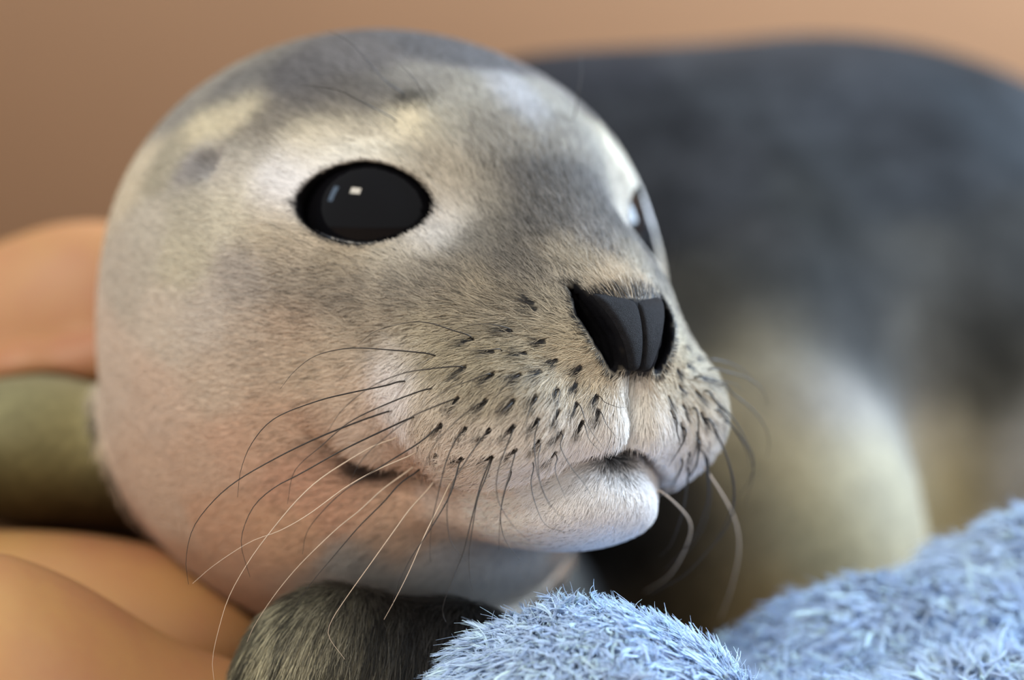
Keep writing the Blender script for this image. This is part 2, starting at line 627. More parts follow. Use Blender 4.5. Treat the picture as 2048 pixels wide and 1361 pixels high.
# ------------------------------------------------------------------ colour of the coat
# (pixel, colour) samples of the coat on the near side of the head, the lower ones with warm bounce light painted in; mirrored to the other side
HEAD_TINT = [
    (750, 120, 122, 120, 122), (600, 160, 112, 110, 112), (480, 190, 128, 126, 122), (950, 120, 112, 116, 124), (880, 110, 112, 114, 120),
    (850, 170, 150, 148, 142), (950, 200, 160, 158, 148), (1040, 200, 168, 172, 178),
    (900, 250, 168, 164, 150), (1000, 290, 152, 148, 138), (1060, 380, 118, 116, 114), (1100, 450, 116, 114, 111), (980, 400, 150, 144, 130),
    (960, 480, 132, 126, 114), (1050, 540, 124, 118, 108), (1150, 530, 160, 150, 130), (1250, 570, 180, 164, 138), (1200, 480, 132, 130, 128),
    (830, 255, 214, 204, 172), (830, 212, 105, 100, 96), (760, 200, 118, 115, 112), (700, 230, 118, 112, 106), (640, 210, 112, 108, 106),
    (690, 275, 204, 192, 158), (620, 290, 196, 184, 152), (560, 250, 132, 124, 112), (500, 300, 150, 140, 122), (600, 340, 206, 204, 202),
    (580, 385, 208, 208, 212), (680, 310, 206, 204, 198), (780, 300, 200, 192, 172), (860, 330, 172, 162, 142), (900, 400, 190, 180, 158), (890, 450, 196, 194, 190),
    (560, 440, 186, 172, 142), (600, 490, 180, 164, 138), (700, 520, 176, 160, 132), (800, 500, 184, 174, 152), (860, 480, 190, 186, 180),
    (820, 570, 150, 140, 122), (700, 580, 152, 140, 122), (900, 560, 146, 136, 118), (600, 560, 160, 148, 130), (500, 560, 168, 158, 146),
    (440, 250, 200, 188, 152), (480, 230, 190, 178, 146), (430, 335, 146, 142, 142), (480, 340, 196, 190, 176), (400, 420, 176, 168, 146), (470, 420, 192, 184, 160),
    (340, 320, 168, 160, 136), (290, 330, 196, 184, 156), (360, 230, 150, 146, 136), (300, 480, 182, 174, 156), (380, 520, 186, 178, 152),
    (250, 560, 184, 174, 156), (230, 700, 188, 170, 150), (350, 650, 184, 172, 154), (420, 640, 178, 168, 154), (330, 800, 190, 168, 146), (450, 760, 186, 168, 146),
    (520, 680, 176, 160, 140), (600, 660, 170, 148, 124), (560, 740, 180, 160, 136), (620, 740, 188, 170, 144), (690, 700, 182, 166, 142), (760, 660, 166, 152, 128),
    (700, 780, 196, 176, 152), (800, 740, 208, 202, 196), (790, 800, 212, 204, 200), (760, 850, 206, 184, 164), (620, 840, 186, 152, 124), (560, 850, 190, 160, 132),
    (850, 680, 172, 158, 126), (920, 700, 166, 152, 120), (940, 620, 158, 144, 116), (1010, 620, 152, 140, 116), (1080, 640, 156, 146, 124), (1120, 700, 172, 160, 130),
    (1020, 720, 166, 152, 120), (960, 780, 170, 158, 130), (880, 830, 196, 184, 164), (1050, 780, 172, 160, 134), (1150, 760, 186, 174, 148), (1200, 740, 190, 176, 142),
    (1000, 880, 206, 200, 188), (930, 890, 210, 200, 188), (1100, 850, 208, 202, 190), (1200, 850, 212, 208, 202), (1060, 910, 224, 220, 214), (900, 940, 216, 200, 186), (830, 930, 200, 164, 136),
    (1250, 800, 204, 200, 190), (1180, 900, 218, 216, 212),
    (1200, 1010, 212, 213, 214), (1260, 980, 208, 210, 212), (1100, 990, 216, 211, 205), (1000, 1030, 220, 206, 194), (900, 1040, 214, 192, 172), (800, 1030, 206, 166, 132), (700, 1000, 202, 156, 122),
    (600, 960, 196, 152, 122), (500, 900, 194, 160, 132), (400, 930, 192, 164, 138), (450, 1040, 200, 160, 126), (600, 1060, 204, 162, 124), (330, 1000, 196, 170, 144), (420, 1150, 196, 158, 124), (800, 1080, 204, 172, 140), (950, 1140, 196, 194, 186), (1050, 1125, 190, 188, 182), (850, 1150, 194, 188, 178), (750, 1145, 196, 184, 166), (1130, 1110, 170, 170, 166),  # lower cheek and throat: orange bounce from the arms painted into the fur
]
BODY_TINT = [
    (1200, 130, 66, 68, 74), (1400, 110, 74, 76, 80), (1560, 140, 74, 77, 82), (1500, 190, 68, 71, 75), (1300, 250, 58, 60, 64), (1450, 350, 70, 72, 76), (1600, 400, 60, 62, 62),
    (1380, 430, 54, 56, 60), (1500, 480, 74, 74, 74), (1700, 230, 70, 74, 80), (1700, 330, 66, 70, 74), (1900, 350, 74, 79, 85), (1830, 280, 72, 76, 82), (2000, 260, 66, 72, 78), (2000, 480, 76, 78, 78), (1900, 550, 80, 80, 77),
    (1750, 600, 62, 62, 60), (1650, 560, 56, 58, 58), (1660, 660, 60, 60, 58), (1780, 730, 68, 68, 66), (1450, 600, 84, 84, 80), (1480, 560, 64, 66, 66), (1540, 620, 80, 80, 76), (1420, 660, 92, 90, 84), (1590, 680, 76, 76, 72), (1700, 700, 68, 68, 66), (1520, 720, 150, 144, 124), (1480, 790, 166, 154, 124),
    (1600, 740, 128, 124, 112), (1680, 800, 152, 148, 140), (1790, 820, 140, 138, 132), (1820, 720, 120, 118, 110), (1845, 900, 204, 194, 168), (1720, 930, 176, 168, 138), (1560, 930, 170, 158, 124),
    (1850, 1020, 206, 192, 150), (1620, 1060, 164, 154, 120), (1500, 1080, 150, 138, 108), (1450, 1180, 150, 130, 90), (1520, 1230, 176, 148, 96), (1330, 1240, 96, 80, 56), (1380, 1200, 100, 86, 62),
    (1920, 680, 70, 70, 66), (1960, 800, 76, 74, 66), (1920, 940, 120, 106, 66), (2030, 930, 150, 146, 136),
    (1250, 1110, 40, 40, 40), (1300, 1140, 38, 38, 38), (1180, 1130, 40, 40, 40), (1330, 1100, 44, 44, 44), (1390, 1120, 80, 76, 66), (1100, 1190, 44, 44, 44), (1350, 1050, 62, 60, 56), (1000, 1180, 90, 88, 84), (900, 1140, 156, 152, 142), (750, 1140, 160, 152, 136), (1050, 1110, 120, 118, 110),  # under the chin: dark flipper fur, with the shade there painted in
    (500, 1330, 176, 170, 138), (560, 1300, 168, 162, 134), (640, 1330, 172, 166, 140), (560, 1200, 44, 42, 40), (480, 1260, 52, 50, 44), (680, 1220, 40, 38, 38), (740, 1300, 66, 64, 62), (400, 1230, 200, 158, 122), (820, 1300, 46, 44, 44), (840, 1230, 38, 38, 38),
    (50, 810, 150, 146, 108), (150, 850, 182, 170, 120), (100, 900, 120, 110, 66), (50, 960, 92, 78, 46), (200, 980, 90, 78, 46), (150, 1040, 70, 46, 28), (240, 1040, 66, 46, 28),  # stretched-out flipper: yellowish highlight and wet, shaded underside painted into its colour
]


def lum(c, k=1.0):
    return srgb(*c) * k


_hp, _hc = [], []
for x, y, *c in HEAD_TINT:
    p = to_head(hit(x, y, head_sdf)[None])[0]
    p[1] = abs(p[1])
    _hp.append(p)
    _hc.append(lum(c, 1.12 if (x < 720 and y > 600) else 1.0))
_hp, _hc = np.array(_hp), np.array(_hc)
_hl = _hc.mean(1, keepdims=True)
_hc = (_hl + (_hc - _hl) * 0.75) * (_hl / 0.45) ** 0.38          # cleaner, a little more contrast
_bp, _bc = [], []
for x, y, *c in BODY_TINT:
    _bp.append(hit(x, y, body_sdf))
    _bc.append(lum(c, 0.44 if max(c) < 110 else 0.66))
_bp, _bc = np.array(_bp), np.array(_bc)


def splat(P, pts, cols, sig):
    P = P.astype(np.float32)
    pts = pts.astype(np.float32)
    cols = cols.astype(np.float32)
    out = np.empty((len(P), 3))
    pp = (pts * pts).sum(1)[None]
    for i in range(0, len(P), 40000):
        X = P[i:i + 40000]
        d2 = (X * X).sum(1)[:, None] + pp - 2 * (X @ pts.T)
        d2m = np.maximum(d2.min(1, keepdims=True), 0)
        s2 = np.maximum(np.float32(sig * sig), np.float32(0.25) * d2m)
        w = np.exp((d2m - d2) / (2 * s2))
        out[i:i + 40000] = (w @ cols) / w.sum(1, keepdims=True)
    return out


# whisker roots on the pads (pixels on the near side), dark follicle spots
DOTS = [(1152, 768), (1113, 779), (1070, 795), (1026, 803), (972, 803), (917, 799), (1080, 744), (1039, 752), (985, 752), (930, 738), (1160, 735), (1112, 722),
        (1050, 708), (985, 706), (1020, 663), (945, 682), (1087, 685), (1193, 793), (1152, 808), (1114, 823), (1074, 839), (1027, 853), (979, 860), (932, 857), (885, 850),
        (1162, 845), (1119, 863), (1077, 880), (1030, 898), (983, 912), (925, 915), (875, 908), (1065, 608), (1195, 822), (1070, 620), (1108, 904)]
DOT_P = []
for x, y in DOTS:
    p = to_head(hit(x, y, head_sdf)[None])[0]
    p[1] = abs(p[1])
    DOT_P.append(p)
DOT_P = np.array(DOT_P)


def on_head(x, y):
    p = to_head(hit(x, y, head_sdf)[None])[0]
    return p * (1, np.sign(p[1]), 1)


BROW_DARK, BROW_LIGHT = on_head(832, 212), on_head(835, 254)


def coat(P, fine=None):
    """linear colour of the coat at world points P (cm)"""
    q = to_head(P)
    q[:, 1] = np.abs(q[:, 1])
    F, L, U = q.T
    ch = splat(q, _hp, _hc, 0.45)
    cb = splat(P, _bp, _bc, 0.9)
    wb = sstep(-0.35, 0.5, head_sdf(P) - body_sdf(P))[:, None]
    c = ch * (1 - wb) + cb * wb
    hw = 1 - wb[:, 0]
    jit = np.zeros(len(P)) if fine is None else fine

    def over(mask, col):
        nonlocal c
        mk = (np.clip(mask, 0, 1) * hw)[:, None]
        c = c * (1 - mk) + np.asarray(col) * mk
    # follicle spots
    d2 = np.full(len(P), 9.0)
    near = (F > 0) & (L < 4.5)
    if near.any():
        d2[near] = ((q[near][:, None] - DOT_P[None]) ** 2).sum(-1).min(1)
    over(1.3 * np.exp(-d2 / 0.10 ** 2), (0.012, 0.012, 0.014))
    # mouth: dark tuft in the middle of the lower lip, thin dark lip line, brown corner
    t = np.interp(L, LIP_L, LIP_U) - U
    front = sstep(-1.0, 0.3, F)
    mid = np.exp(-(L / 1.0) ** 2)
    over(front * sstep(3, 4, F) * mid * sstep(-0.10, 0.0, t) * (1 - sstep(0.25, 0.95, t / np.maximum(mid, 0.05) ** 0.5 + 0.25 * jit)), (0.008, 0.012, 0.020))
    over(front * sstep(3, 4, F) * np.exp(-(L / 1.25) ** 4) * np.exp(-((t - 0.07) / 0.13) ** 2), (0.008, 0.012, 0.020))
    over(front * 0.75 * np.exp(-((t - 0.03) / 0.07) ** 2) * (1 - sstep(4.6, 5.2, L)), (0.05, 0.035, 0.028))
    over(1.2 * np.exp(-((t - 0.14) / 0.26) ** 2 - ((L - 3.65) / 0.70) ** 2) * front, (0.055, 0.034, 0.024))
    # nose and nostrils
    w = np.interp(U, NOSE_U, NOSE_W)
    over((F > 3) * (1 - sstep(w - 0.05, w + 0.12, L + 0.06 * jit)) * sstep(-3.2, -3.0, U) * (1 - sstep(-1.38, -1.22, U + 0.05 * jit)), (0.006, 0.006, 0.007))
    over((F > 2) * (1 - sstep(0.06, 0.20, nostril_d(q) + 0.05 * jit)), (0.004, 0.004, 0.005))
    over(0.8 * np.exp(-((q - EAR) ** 2).sum(1) / 0.30 ** 2), (0.06, 0.055, 0.055))
    over(0.8 * np.exp(-((q - BROW_DARK) ** 2).sum(1) / 0.42 ** 2), (0.05, 0.048, 0.046))
    over(0.8 * np.exp(-((q - BROW_LIGHT) ** 2).sum(1) / 0.40 ** 2), (0.72, 0.66, 0.50))
    # black rim of the eye, dark corners
    op, n = eye_open(q)
    over((n > 0.3) * (1 - sstep(0.02, 0.11, op + 0.02 * jit)), (0.006, 0.006, 0.007))
    a, b, n = eye_local(q)
    over((n > 0.2) * (0.85 * np.exp(-((np.abs(a) - 1.68) / 0.14) ** 2 - ((b + 0.02) / 0.07) ** 2)), (0.012, 0.012, 0.014))
    return c


# ------------------------------------------------------------------ seal
seal = empty('seal_pup')
seal.location = (0.10, 0.18, 0)
bpy.context.view_layer.update()
tag(seal, 'grey and cream seal pup with big black eyes, lying with its head turned', 'seal')


def child(o):
    o.parent = seal
    o.matrix_parent_inverse = seal.matrix_world.inverted()
    return o


P, Q = polygonize(seal_sdf, axis((-24, -12, 0.7), (-12, 7, 0.11), (7, 54, 0.9)),
                  axis((-9, 8, 0.11), (8, 42, 0.9)), axis((-2, 4, 0.4), (4, 20, 0.11), (20, 28, 0.6)))
P = snap(seal_sdf, P)
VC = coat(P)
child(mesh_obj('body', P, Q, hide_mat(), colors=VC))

hc = from_head((4.8, 0, -2.2))
NP, NQ = polygonize(nose_sdf, axis((hc[0] - 2.4, hc[0] + 2.4, 0.045)), axis((hc[1] - 2.4, hc[1] + 2.4, 0.045)), axis((hc[2] - 1.8, hc[2] + 1.8, 0.045)))
NP = snap(nose_sdf, NP)
nose_m = plain_mat('nose_leather', (0.011, 0.011, 0.013), 0.62, 0.3, 900, 0.6, 0.12)
tag(child(mesh_obj('nose', NP, NQ, nose_m)), label='charcoal grooved nose pad')


def eye_mat():
    m, nt, b = node_mat('eye_black')
    b.inputs['Base Color'].default_value = (0.004, 0.004, 0.005, 1)
    b.inputs['Roughness'].default_value = 0.03
    b.inputs["Specular IOR Level"].default_value = 0.13
    return m


em = eye_mat()
EYES = []
for sgn in (1, -1):
    n1, n2 = 48, 64
    th = np.linspace(0, math.pi, n1)[:, None]
    ph = np.linspace(0, 2 * math.pi, n2, endpoint=False)[None]
    S = np.stack([np.sin(th) * np.cos(ph), np.sin(th) * np.sin(ph), np.cos(th) * np.ones_like(ph)], -1).reshape(-1, 3)
    i = np.arange(n1 - 1)[:, None] * n2
    j = np.arange(n2)[None]
    q4 = np.stack([i + j, i + n2 + j, i + n2 + (j + 1) % n2, i + (j + 1) % n2], -1).reshape(-1, 4)
    EYES.append(tag(child(mesh_obj('eye', from_head(S * EYE_R + EYE_C * (1, sgn, 1)), q4, em)), label='glossy black eye'))

# wet lower lid
wet_m, nt, b = node_mat('tear_film')
b.inputs['Base Color'].default_value = (0.006, 0.006, 0.007, 1)
b.inputs['Roughness'].default_value = 0.04
for sgn in (1, -1):
    a_ = np.linspace(-1.25, 0.95, 60)
    b_ = -0.95 * np.sqrt(np.maximum(1 - np.abs(a_ / 1.6) ** 1.7, 0.02))
    n_ = np.sqrt(EYE_R ** 2 - a_ ** 2 - b_ ** 2)
    c_ = EYE_C + a_[:, None] * EYE_A + b_[:, None] * EYE_B + n_[:, None] * EYE_N
    r_ = 0.075 * np.sin(np.linspace(0.15, math.pi - 0.15, 60)) ** 0.5 * (1 + 0.15 * np.sin(np.arange(60) * 1.3) * np.sin(np.arange(60) * 0.37))
    tf = tube('tear_film', from_head(c_ * (1, sgn, 1)), r_, wet_m, 10)
    tf.parent = EYES[0 if sgn == 1 else 1]
    tf.matrix_parent_inverse.identity()          # the eye itself sits at the world origin

# fur of the head and flippers
def triangles(P, Q):
    return np.concatenate([Q[:, [0, 1, 2]], Q[:, [0, 2, 3]]])


def sample(P, T, dens):
    A, B, C = P[T[:, 0]], P[T[:, 1]], P[T[:, 2]]
    ar = np.linalg.norm(np.cross(B - A, C - A), axis=1) / 2
    ex = ar * dens((A + B + C) / 3)
    n = rng.poisson(ex)
    k = np.repeat(np.arange(len(T)), n)
    u, v = rng.random(len(k)), rng.random(len(k))
    f = u + v > 1
    u[f], v[f] = 1 - u[f], 1 - v[f]
    return A[k] + (B - A)[k] * u[:, None] + (C - A)[k] * v[:, None]


def fur_density(X):
    q = to_head(X)
    F, L, U = q.T
    h, b = head_sdf(X), body_sdf(X)
    d = np.where(F > -0.5, 1250.0, 560.0)
    d = np.where((F > -0.5) & (L > 2.6), 450.0, d)
    d = np.where((F < -3) & (L > 0), 140.0, d)
    d = np.where((h < b + 0.1) & (F > -11), d, 0.0)
    fl = (b < h) & (X[:, 1] < 1.5) & (X[:, 2] < 9.5) & (X[:, 0] < 2.5) & (X[:, 2] > 1.0)
    return np.where(fl, 260.0, d)


R = sample(P, triangles(P, Q), fur_density)
N = grad(seal_sdf, R, 0.05)
N /= np.linalg.norm(N, axis=1)[:, None]
q = to_head(R)
q[:, 1] = np.abs(q[:, 1])
op, en = eye_open(q)
w = np.interp(q[:, 2], NOSE_U, NOSE_W)
bad = ((op < 0.05) & (en > 0)) | (nostril_d(q) < 0.08) | ((q[:, 0] > 4) & (q[:, 1] < w) & (q[:, 2] > -2.98) & (q[:, 2] < -1.36))
R, N, op, en = R[~bad], N[~bad], op[~bad], en[~bad]
q = to_head(R)
side = np.sign(q[:, 1])
jit = rng.normal(size=len(R))
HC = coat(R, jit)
F, L, U = q.T
t = np.interp(np.abs(L), LIP_L, LIP_U) - U
fl = (body_sdf(R) < head_sdf(R))
src = np.where(((t > 0.0) & (np.abs(L) < 5))[:, None], np.array([5.2, 0, -4.9]), np.array([5.6, 0, -1.9]))
flow = unit_flow = q - src
flow = flow / np.linalg.norm(flow, axis=1)[:, None]
# on the bridge the coat runs straight back, on the pads it sweeps back and down
flow[:, 2] += 0.7 * sstep(-2.6, -1.2, U) * sstep(0.3, 2.0, F) - np.where((t < 0) & (U < -3.2) & (F > 2.5), 0.45, 0)
wv = np.stack([np.sin(q @ np.array(k) + o) for k, o in (((4.1, 7.3, 9.7), 0.3), ((-6.9, 5.2, 8.1), 1.9), ((8.3, -4.4, 6.2), 4.2))], 1)
wv2 = np.stack([np.sin(q @ np.array(k) + o) for k, o in (((13.1, -9.3, 15.7), 2.3), ((-11.9, 16.2, 9.1), 0.9), ((15.3, 12.4, -10.2), 5.2))], 1)
flow += (0.16 * wv + 0.12 * wv2) * sstep(-1, 1.5, F)[:, None]
flow = flow @ HR.T
flow = np.where(fl[:, None], np.array([-0.25, -0.15, -1.0]), flow)
flow += 0.22 * rng.normal(size=flow.shape) * np.where(fl, 0.5, 1.0)[:, None]
flow -= N * (flow * N).sum(1)[:, None]
flow /= np.linalg.norm(flow, axis=1)[:, None]
ln = np.where(F > 0, 0.44, 0.40) * rng.uniform(0.65, 1.25, len(R))
edge = np.minimum(np.where(en > 0, sstep(0.02, 0.5, op), 1.0), sstep(0.05, 0.7, nostril_d(np.abs(q) * (1, 1, 0) + q * (0, 0, 1))))
ln *= 0.35 + 0.65 * edge
ln *= np.where((np.abs(t) < 0.3) & (F > 0), 0.6, 1.0)
ln = np.where(fl, 0.6 * rng.uniform(0.6, 1.3, len(R)), ln)
for i in range(0, len(R), 20000):                # coat parts around the follicle spots
    sl = slice(i, i + 20000)
    dv = DOT_P[None] * 1.0 - (q[sl] * (1, 1, 1) * np.where(q[sl][:, 1:2] < 0, np.array([1, -1, 1]), 1))[:, None]
    fh = flow[sl] @ HR
    fh = fh * np.where(q[sl][:, 1:2] < 0, np.array([1, -1, 1]), 1)
    al = (dv * fh[:, None]).sum(-1)
    pe = np.sqrt(np.maximum((dv ** 2).sum(-1) - al * al, 0))
    lim = np.where((al > 0.03) & (al < 0.55) & (pe < 0.065), np.maximum(al - 0.05, 0.06), 9.0).min(1)
    ln[sl] = np.minimum(ln[sl], lim)
chin = (t > 0.0) & (F > 1) & ~fl
ln = np.where(chin, ln * 0.55, ln)
lift = rng.uniform(0.10, 0.32, len(R)) * np.where(chin, 0.7, 1.0) * np.where((F < 0) & ~fl, 0.6, 1.0)
s_ = np.array([-0.06, 0.34, 0.7, 1.0])
pts = R[:, None] + ln[:, None, None] * (flow[:, None] * s_[None, :, None] + N[:, None] * (lift[:, None] * (s_ * (1.35 - 0.75 * s_))[None])[..., None])
rad = np.array([1.0, 0.9, 0.6, 0.15])[None] * (np.where(chin, 0.8, 1.0) * np.where(F > 0, 0.0068, 0.0085) * rng.uniform(0.7, 1.3, len(R)))[:, None]
tint = 1.18 * HC * np.clip(1 + (0.30 - 0.26 * np.clip(HC.mean(1) / 0.6, 0, 1)) * rng.normal(size=len(R)) + 0.10 * wv2[:, 0] * wv[:, 1], 0.35, 1.7)[:, None]
dark = rng.random(len(R)) < np.clip(0.42 - 1.1 * HC.mean(1), 0.06, 0.34)
tint = np.where((dark & (F > -1))[:, None], tint * 0.35, tint)
band = 0.5 + 0.5 * np.sin(4.1 * R[:, 0] + 1.5 * np.sin(1.3 * R[:, 2]) + 2.0 * np.sin(2.3 * R[:, 0]))
st = np.where(fl, np.where(rng.random(len(R)) < 0.12 + 0.75 * band, 1.35, 0.30) * rng.uniform(0.6, 1.3, len(R)), 1.0)
tint = np.clip(tint * st[:, None], 0.002, 0.85)
child(strands('fur', pts, rad, tint, N, strand_mat('fur_strands'), None))
print('hairs', len(R), 'verts', len(P))

# ------------------------------------------------------------------ whiskers
whisker_dark = plain_mat('whisker_dark', (0.020, 0.017, 0.015), 0.4, 0.2, 200)
whisker_pale = plain_mat('whisker_pale', srgb(198, 178, 156), 0.4, 0.1, 200)
NEAR = [
    [(947, 681), (905, 661), (860, 647), (820, 645), (753, 662), (716, 690)],
    [(874, 715), (787, 701), (702, 697), (634, 711), (590, 742), (560, 779)],
    [(932, 739), (854, 739), (800, 749), (739, 776), (685, 820), (655, 864)],
    [(817, 764), (770, 772), (702, 786), (634, 803), (550, 837), (505, 885), (482, 940), (475, 995)],
    [(868, 779), (787, 803), (702, 843), (641, 894), (601, 928), (584, 955), (575, 1009)],
    [(787, 821), (719, 843), (634, 877), (550, 918), (470, 965), (420, 1010), (385, 1060), (372, 1120), (377, 1170)],
    [(917, 799), (854, 820), (820, 837), (760, 884), (729, 914), (709, 945), (699, 972)],
    [(972, 803), (932, 826), (898, 857), (871, 887), (851, 928), (842, 972)],
    [(834, 833), (770, 860), (685, 901), (601, 948), (550, 975), (510, 1010), (488, 1055), (483, 1095), (500, 1155)],
    [(885, 850), (837, 887), (760, 935), (685, 985), (634, 1036), (612, 1070), (605, 1110)],
    [(932, 857), (908, 887), (891, 928), (874, 999), (863, 1053), (860, 1100), (861, 1125)],
    [(979, 857), (949, 897), (922, 938), (905, 968), (895, 1006), (895, 1050), (905, 1090), (935, 1125)],
    [(1027, 853), (1013, 894), (1000, 928), (993, 965), (998, 1006), (1027, 1053), (1060, 1085)],
    [(983, 911), (962, 968), (949, 1016), (939, 1056), (925, 1110), (900, 1170), (885, 1220), (892, 1245)],
    [(985, 914), (970, 960), (955, 999), (945, 1056), (938, 1110), (940, 1160), (945, 1182)],
    [(1030, 897), (1020, 945), (1005, 999), (999, 1056), (998, 1100)],
    [(1023, 935), (1010, 982), (1001, 1033), (1010, 1080), (1040, 1122)],
    [(1074, 837), (1070, 870), (1069, 904), (1077, 955), (1098, 1006), (1138, 1053)],
    [(1077, 881), (1076, 921), (1082, 972), (1100, 1015)],
    [(1065, 921), (1062, 965), (1070, 1006), (1091, 1050), (1130, 1066)],
    [(1108, 904), (1111, 945), (1133, 1002)],
    [(1119, 863), (1121, 894), (1142, 935), (1169, 969), (1186, 998)],
    [(1113, 779), (1114, 819), (1114, 853)],
    [(1152, 808), (1176, 853), (1207, 897)],
    [(1162, 844), (1179, 880), (1203, 906)],
    [(1195, 822), (1213, 849), (1236, 880)],
    [(1193, 793), (1210, 805), (1237, 815), (1252, 815)],
    [(1025, 665), (971, 648), (920, 656), (890, 672)],
    [(1005, 706), (971, 701), (930, 701), (899, 711)],
    [(985, 752), (943, 761), (902, 776), (868, 798), (841, 819)],
    [(1039, 754), (1012, 771), (985, 805), (974, 836)],
    [(1026, 805), (1005, 826), (988, 853)],
    [(1070, 795), (1060, 819), (1053, 846), (1055, 890)],
    [(844, 935), (800, 968), (766, 1006), (719, 1053), (670, 1110), (620, 1170), (590, 1215)],
    [(925, 915), (900, 990), (860, 1060), (820, 1120), (792, 1180), (785, 1215)],
]
PALE = [
    [(800, 872), (739, 897), (651, 951), (600, 995), (550, 1053), (500, 1120), (460, 1190), (440, 1250), (425, 1320), (430, 1375)],
    [(837, 901), (753, 941), (692, 975), (618, 1029), (560, 1062), (500, 1085), (430, 1130), (385, 1168)],
    [(830, 932), (766, 979), (719, 1022), (672, 1060), (600, 1130), (550, 1190), (510, 1250), (494, 1285)],
    [(870, 960), (820, 1019), (790, 1060), (740, 1130), (690, 1200), (662, 1245), (658, 1275), (690, 1320)],
    [(905, 960), (880, 1010), (850, 1070), (820, 1140), (790, 1200), (768, 1240)],
]
FAR = [
    [(1404, 782), (1432, 803), (1467, 838), (1495, 888), (1508, 920), (1502, 955), (1480, 990)],
    [(1435, 771), (1467, 789), (1502, 817), (1527, 849), (1538, 881), (1534, 915)],
    [(1411, 743), (1457, 745), (1495, 757), (1524, 779), (1536, 810)],
    [(1386, 757), (1432, 761), (1467, 768), (1487, 784)],
    [(1407, 835), (1432, 863), (1457, 923), (1469, 972), (1467, 1022), (1453, 1057), (1425, 1092), (1370, 1150), (1300, 1190)],
    [(1400, 897), (1414, 944), (1416, 994), (1407, 1029), (1386, 1078), (1330, 1140)],
    [(1372, 930), (1374, 972), (1365, 1025), (1344, 1085), (1320, 1115)],
    [(1390, 874), (1397, 905), (1390, 937), (1361, 972), (1319, 994)],
    [(1361, 912), (1358, 948), (1340, 979)],
    [(1365, 853), (1365, 888), (1337, 934)],
    [(1342, 833), (1354, 863), (1361, 891)],
    [(1383, 814), (1397, 845), (1395, 888), (1380, 930)],
    [(1440, 840), (1481, 874), (1502, 912), (1506, 950), (1490, 1010)],
    [(1425, 820), (1462, 850), (1490, 895), (1500, 935)],
    [(1420, 860), (1450, 905), (1464, 955), (1466, 1005), (1440, 1070), (1400, 1120)],
    [(1405, 905), (1418, 950), (1421, 1000), (1405, 1060), (1370, 1110)],
    [(1430, 725), (1462, 728), (1490, 745), (1510, 770)],
]
FAR_PALE = [
    [(1350, 985), (1378, 1040), (1374, 1090), (1340, 1150), (1290, 1185)],
    [(1440, 930), (1466, 1030), (1478, 1100), (1462, 1180), (1440, 1240)],
]
BROWS = [
    ([(808, 196), (767, 159), (705, 89), (656, 61)], -0.3), ([(854, 213), (829, 159), (795, 125)], -0.3), ([(792, 246), (726, 205), (673, 180), (603, 170)], -0.4),
    ([(1140, 245), (1156, 190), (1163, 140), (1158, 105)], 0.5), ([(1333, 545), (1345, 510), (1352, 470)], 0.2),
]


def head_hit(x, y):
    for k in range(12):                        # step towards the face if the line of sight misses it
        p = hit(x - 4 * k, y, head_sdf)
        if p[1] < 12:
            return p
    return p


def whisker(path, mat, r0, dz, name='whisker', bend=0.6):
    p0 = head_hit(*path[0])
    n = len(path)
    L = np.concatenate([[0], np.cumsum(np.hypot(*np.diff(np.array(path, float), axis=0).T))])
    L /= L[-1]
    C = [p0 + 0.0]
    for (x, y), t in zip(path[1:], L[1:]):
        yy = p0[1] - bend * math.sin(min(1, t * 2) * math.pi / 2) + dz * t
        c = unproject(x, y, yy)
        while seal_sdf(c[None])[0] < 0.10 + 0.10 * t and yy > -12:      # keep clear of the coat
            yy -= 0.1
            c = unproject(x, y, yy)
        C.append(c)
    nn = grad(head_sdf, p0[None], 0.05)[0]
    dd = unit(C[1] - p0)
    C[0] = p0 - nn * 0.05
    C.insert(1, p0 + nn * 0.13 + dd * 0.10)
    C = spline(C, 30)
    t = np.linspace(0, 1, 30)
    return child(tube(name, C, r0 * (1 - 0.80 * t ** 1.15), mat))


for k, path in enumerate(NEAR):
    ln_ = sum(math.dist(path[i], path[i + 1]) for i in range(len(path) - 1))
    whisker(path, whisker_dark, 0.0125 + 0.000018 * min(ln_, 650), -0.2, bend=0.4)
for path in PALE:
    tag(whisker(path, whisker_pale, 0.019, -0.5), label='pale straw coloured whisker')
for path in FAR:
    whisker(path, whisker_dark, 0.024, 1.2, bend=-0.3)
for path in FAR_PALE:
    tag(whisker(path, whisker_pale, 0.026, 4.0, bend=-0.4), label='pale straw coloured whisker')
for path, dz in BROWS:
    whisker(path, whisker_dark, 0.016, dz, 'brow_whisker')


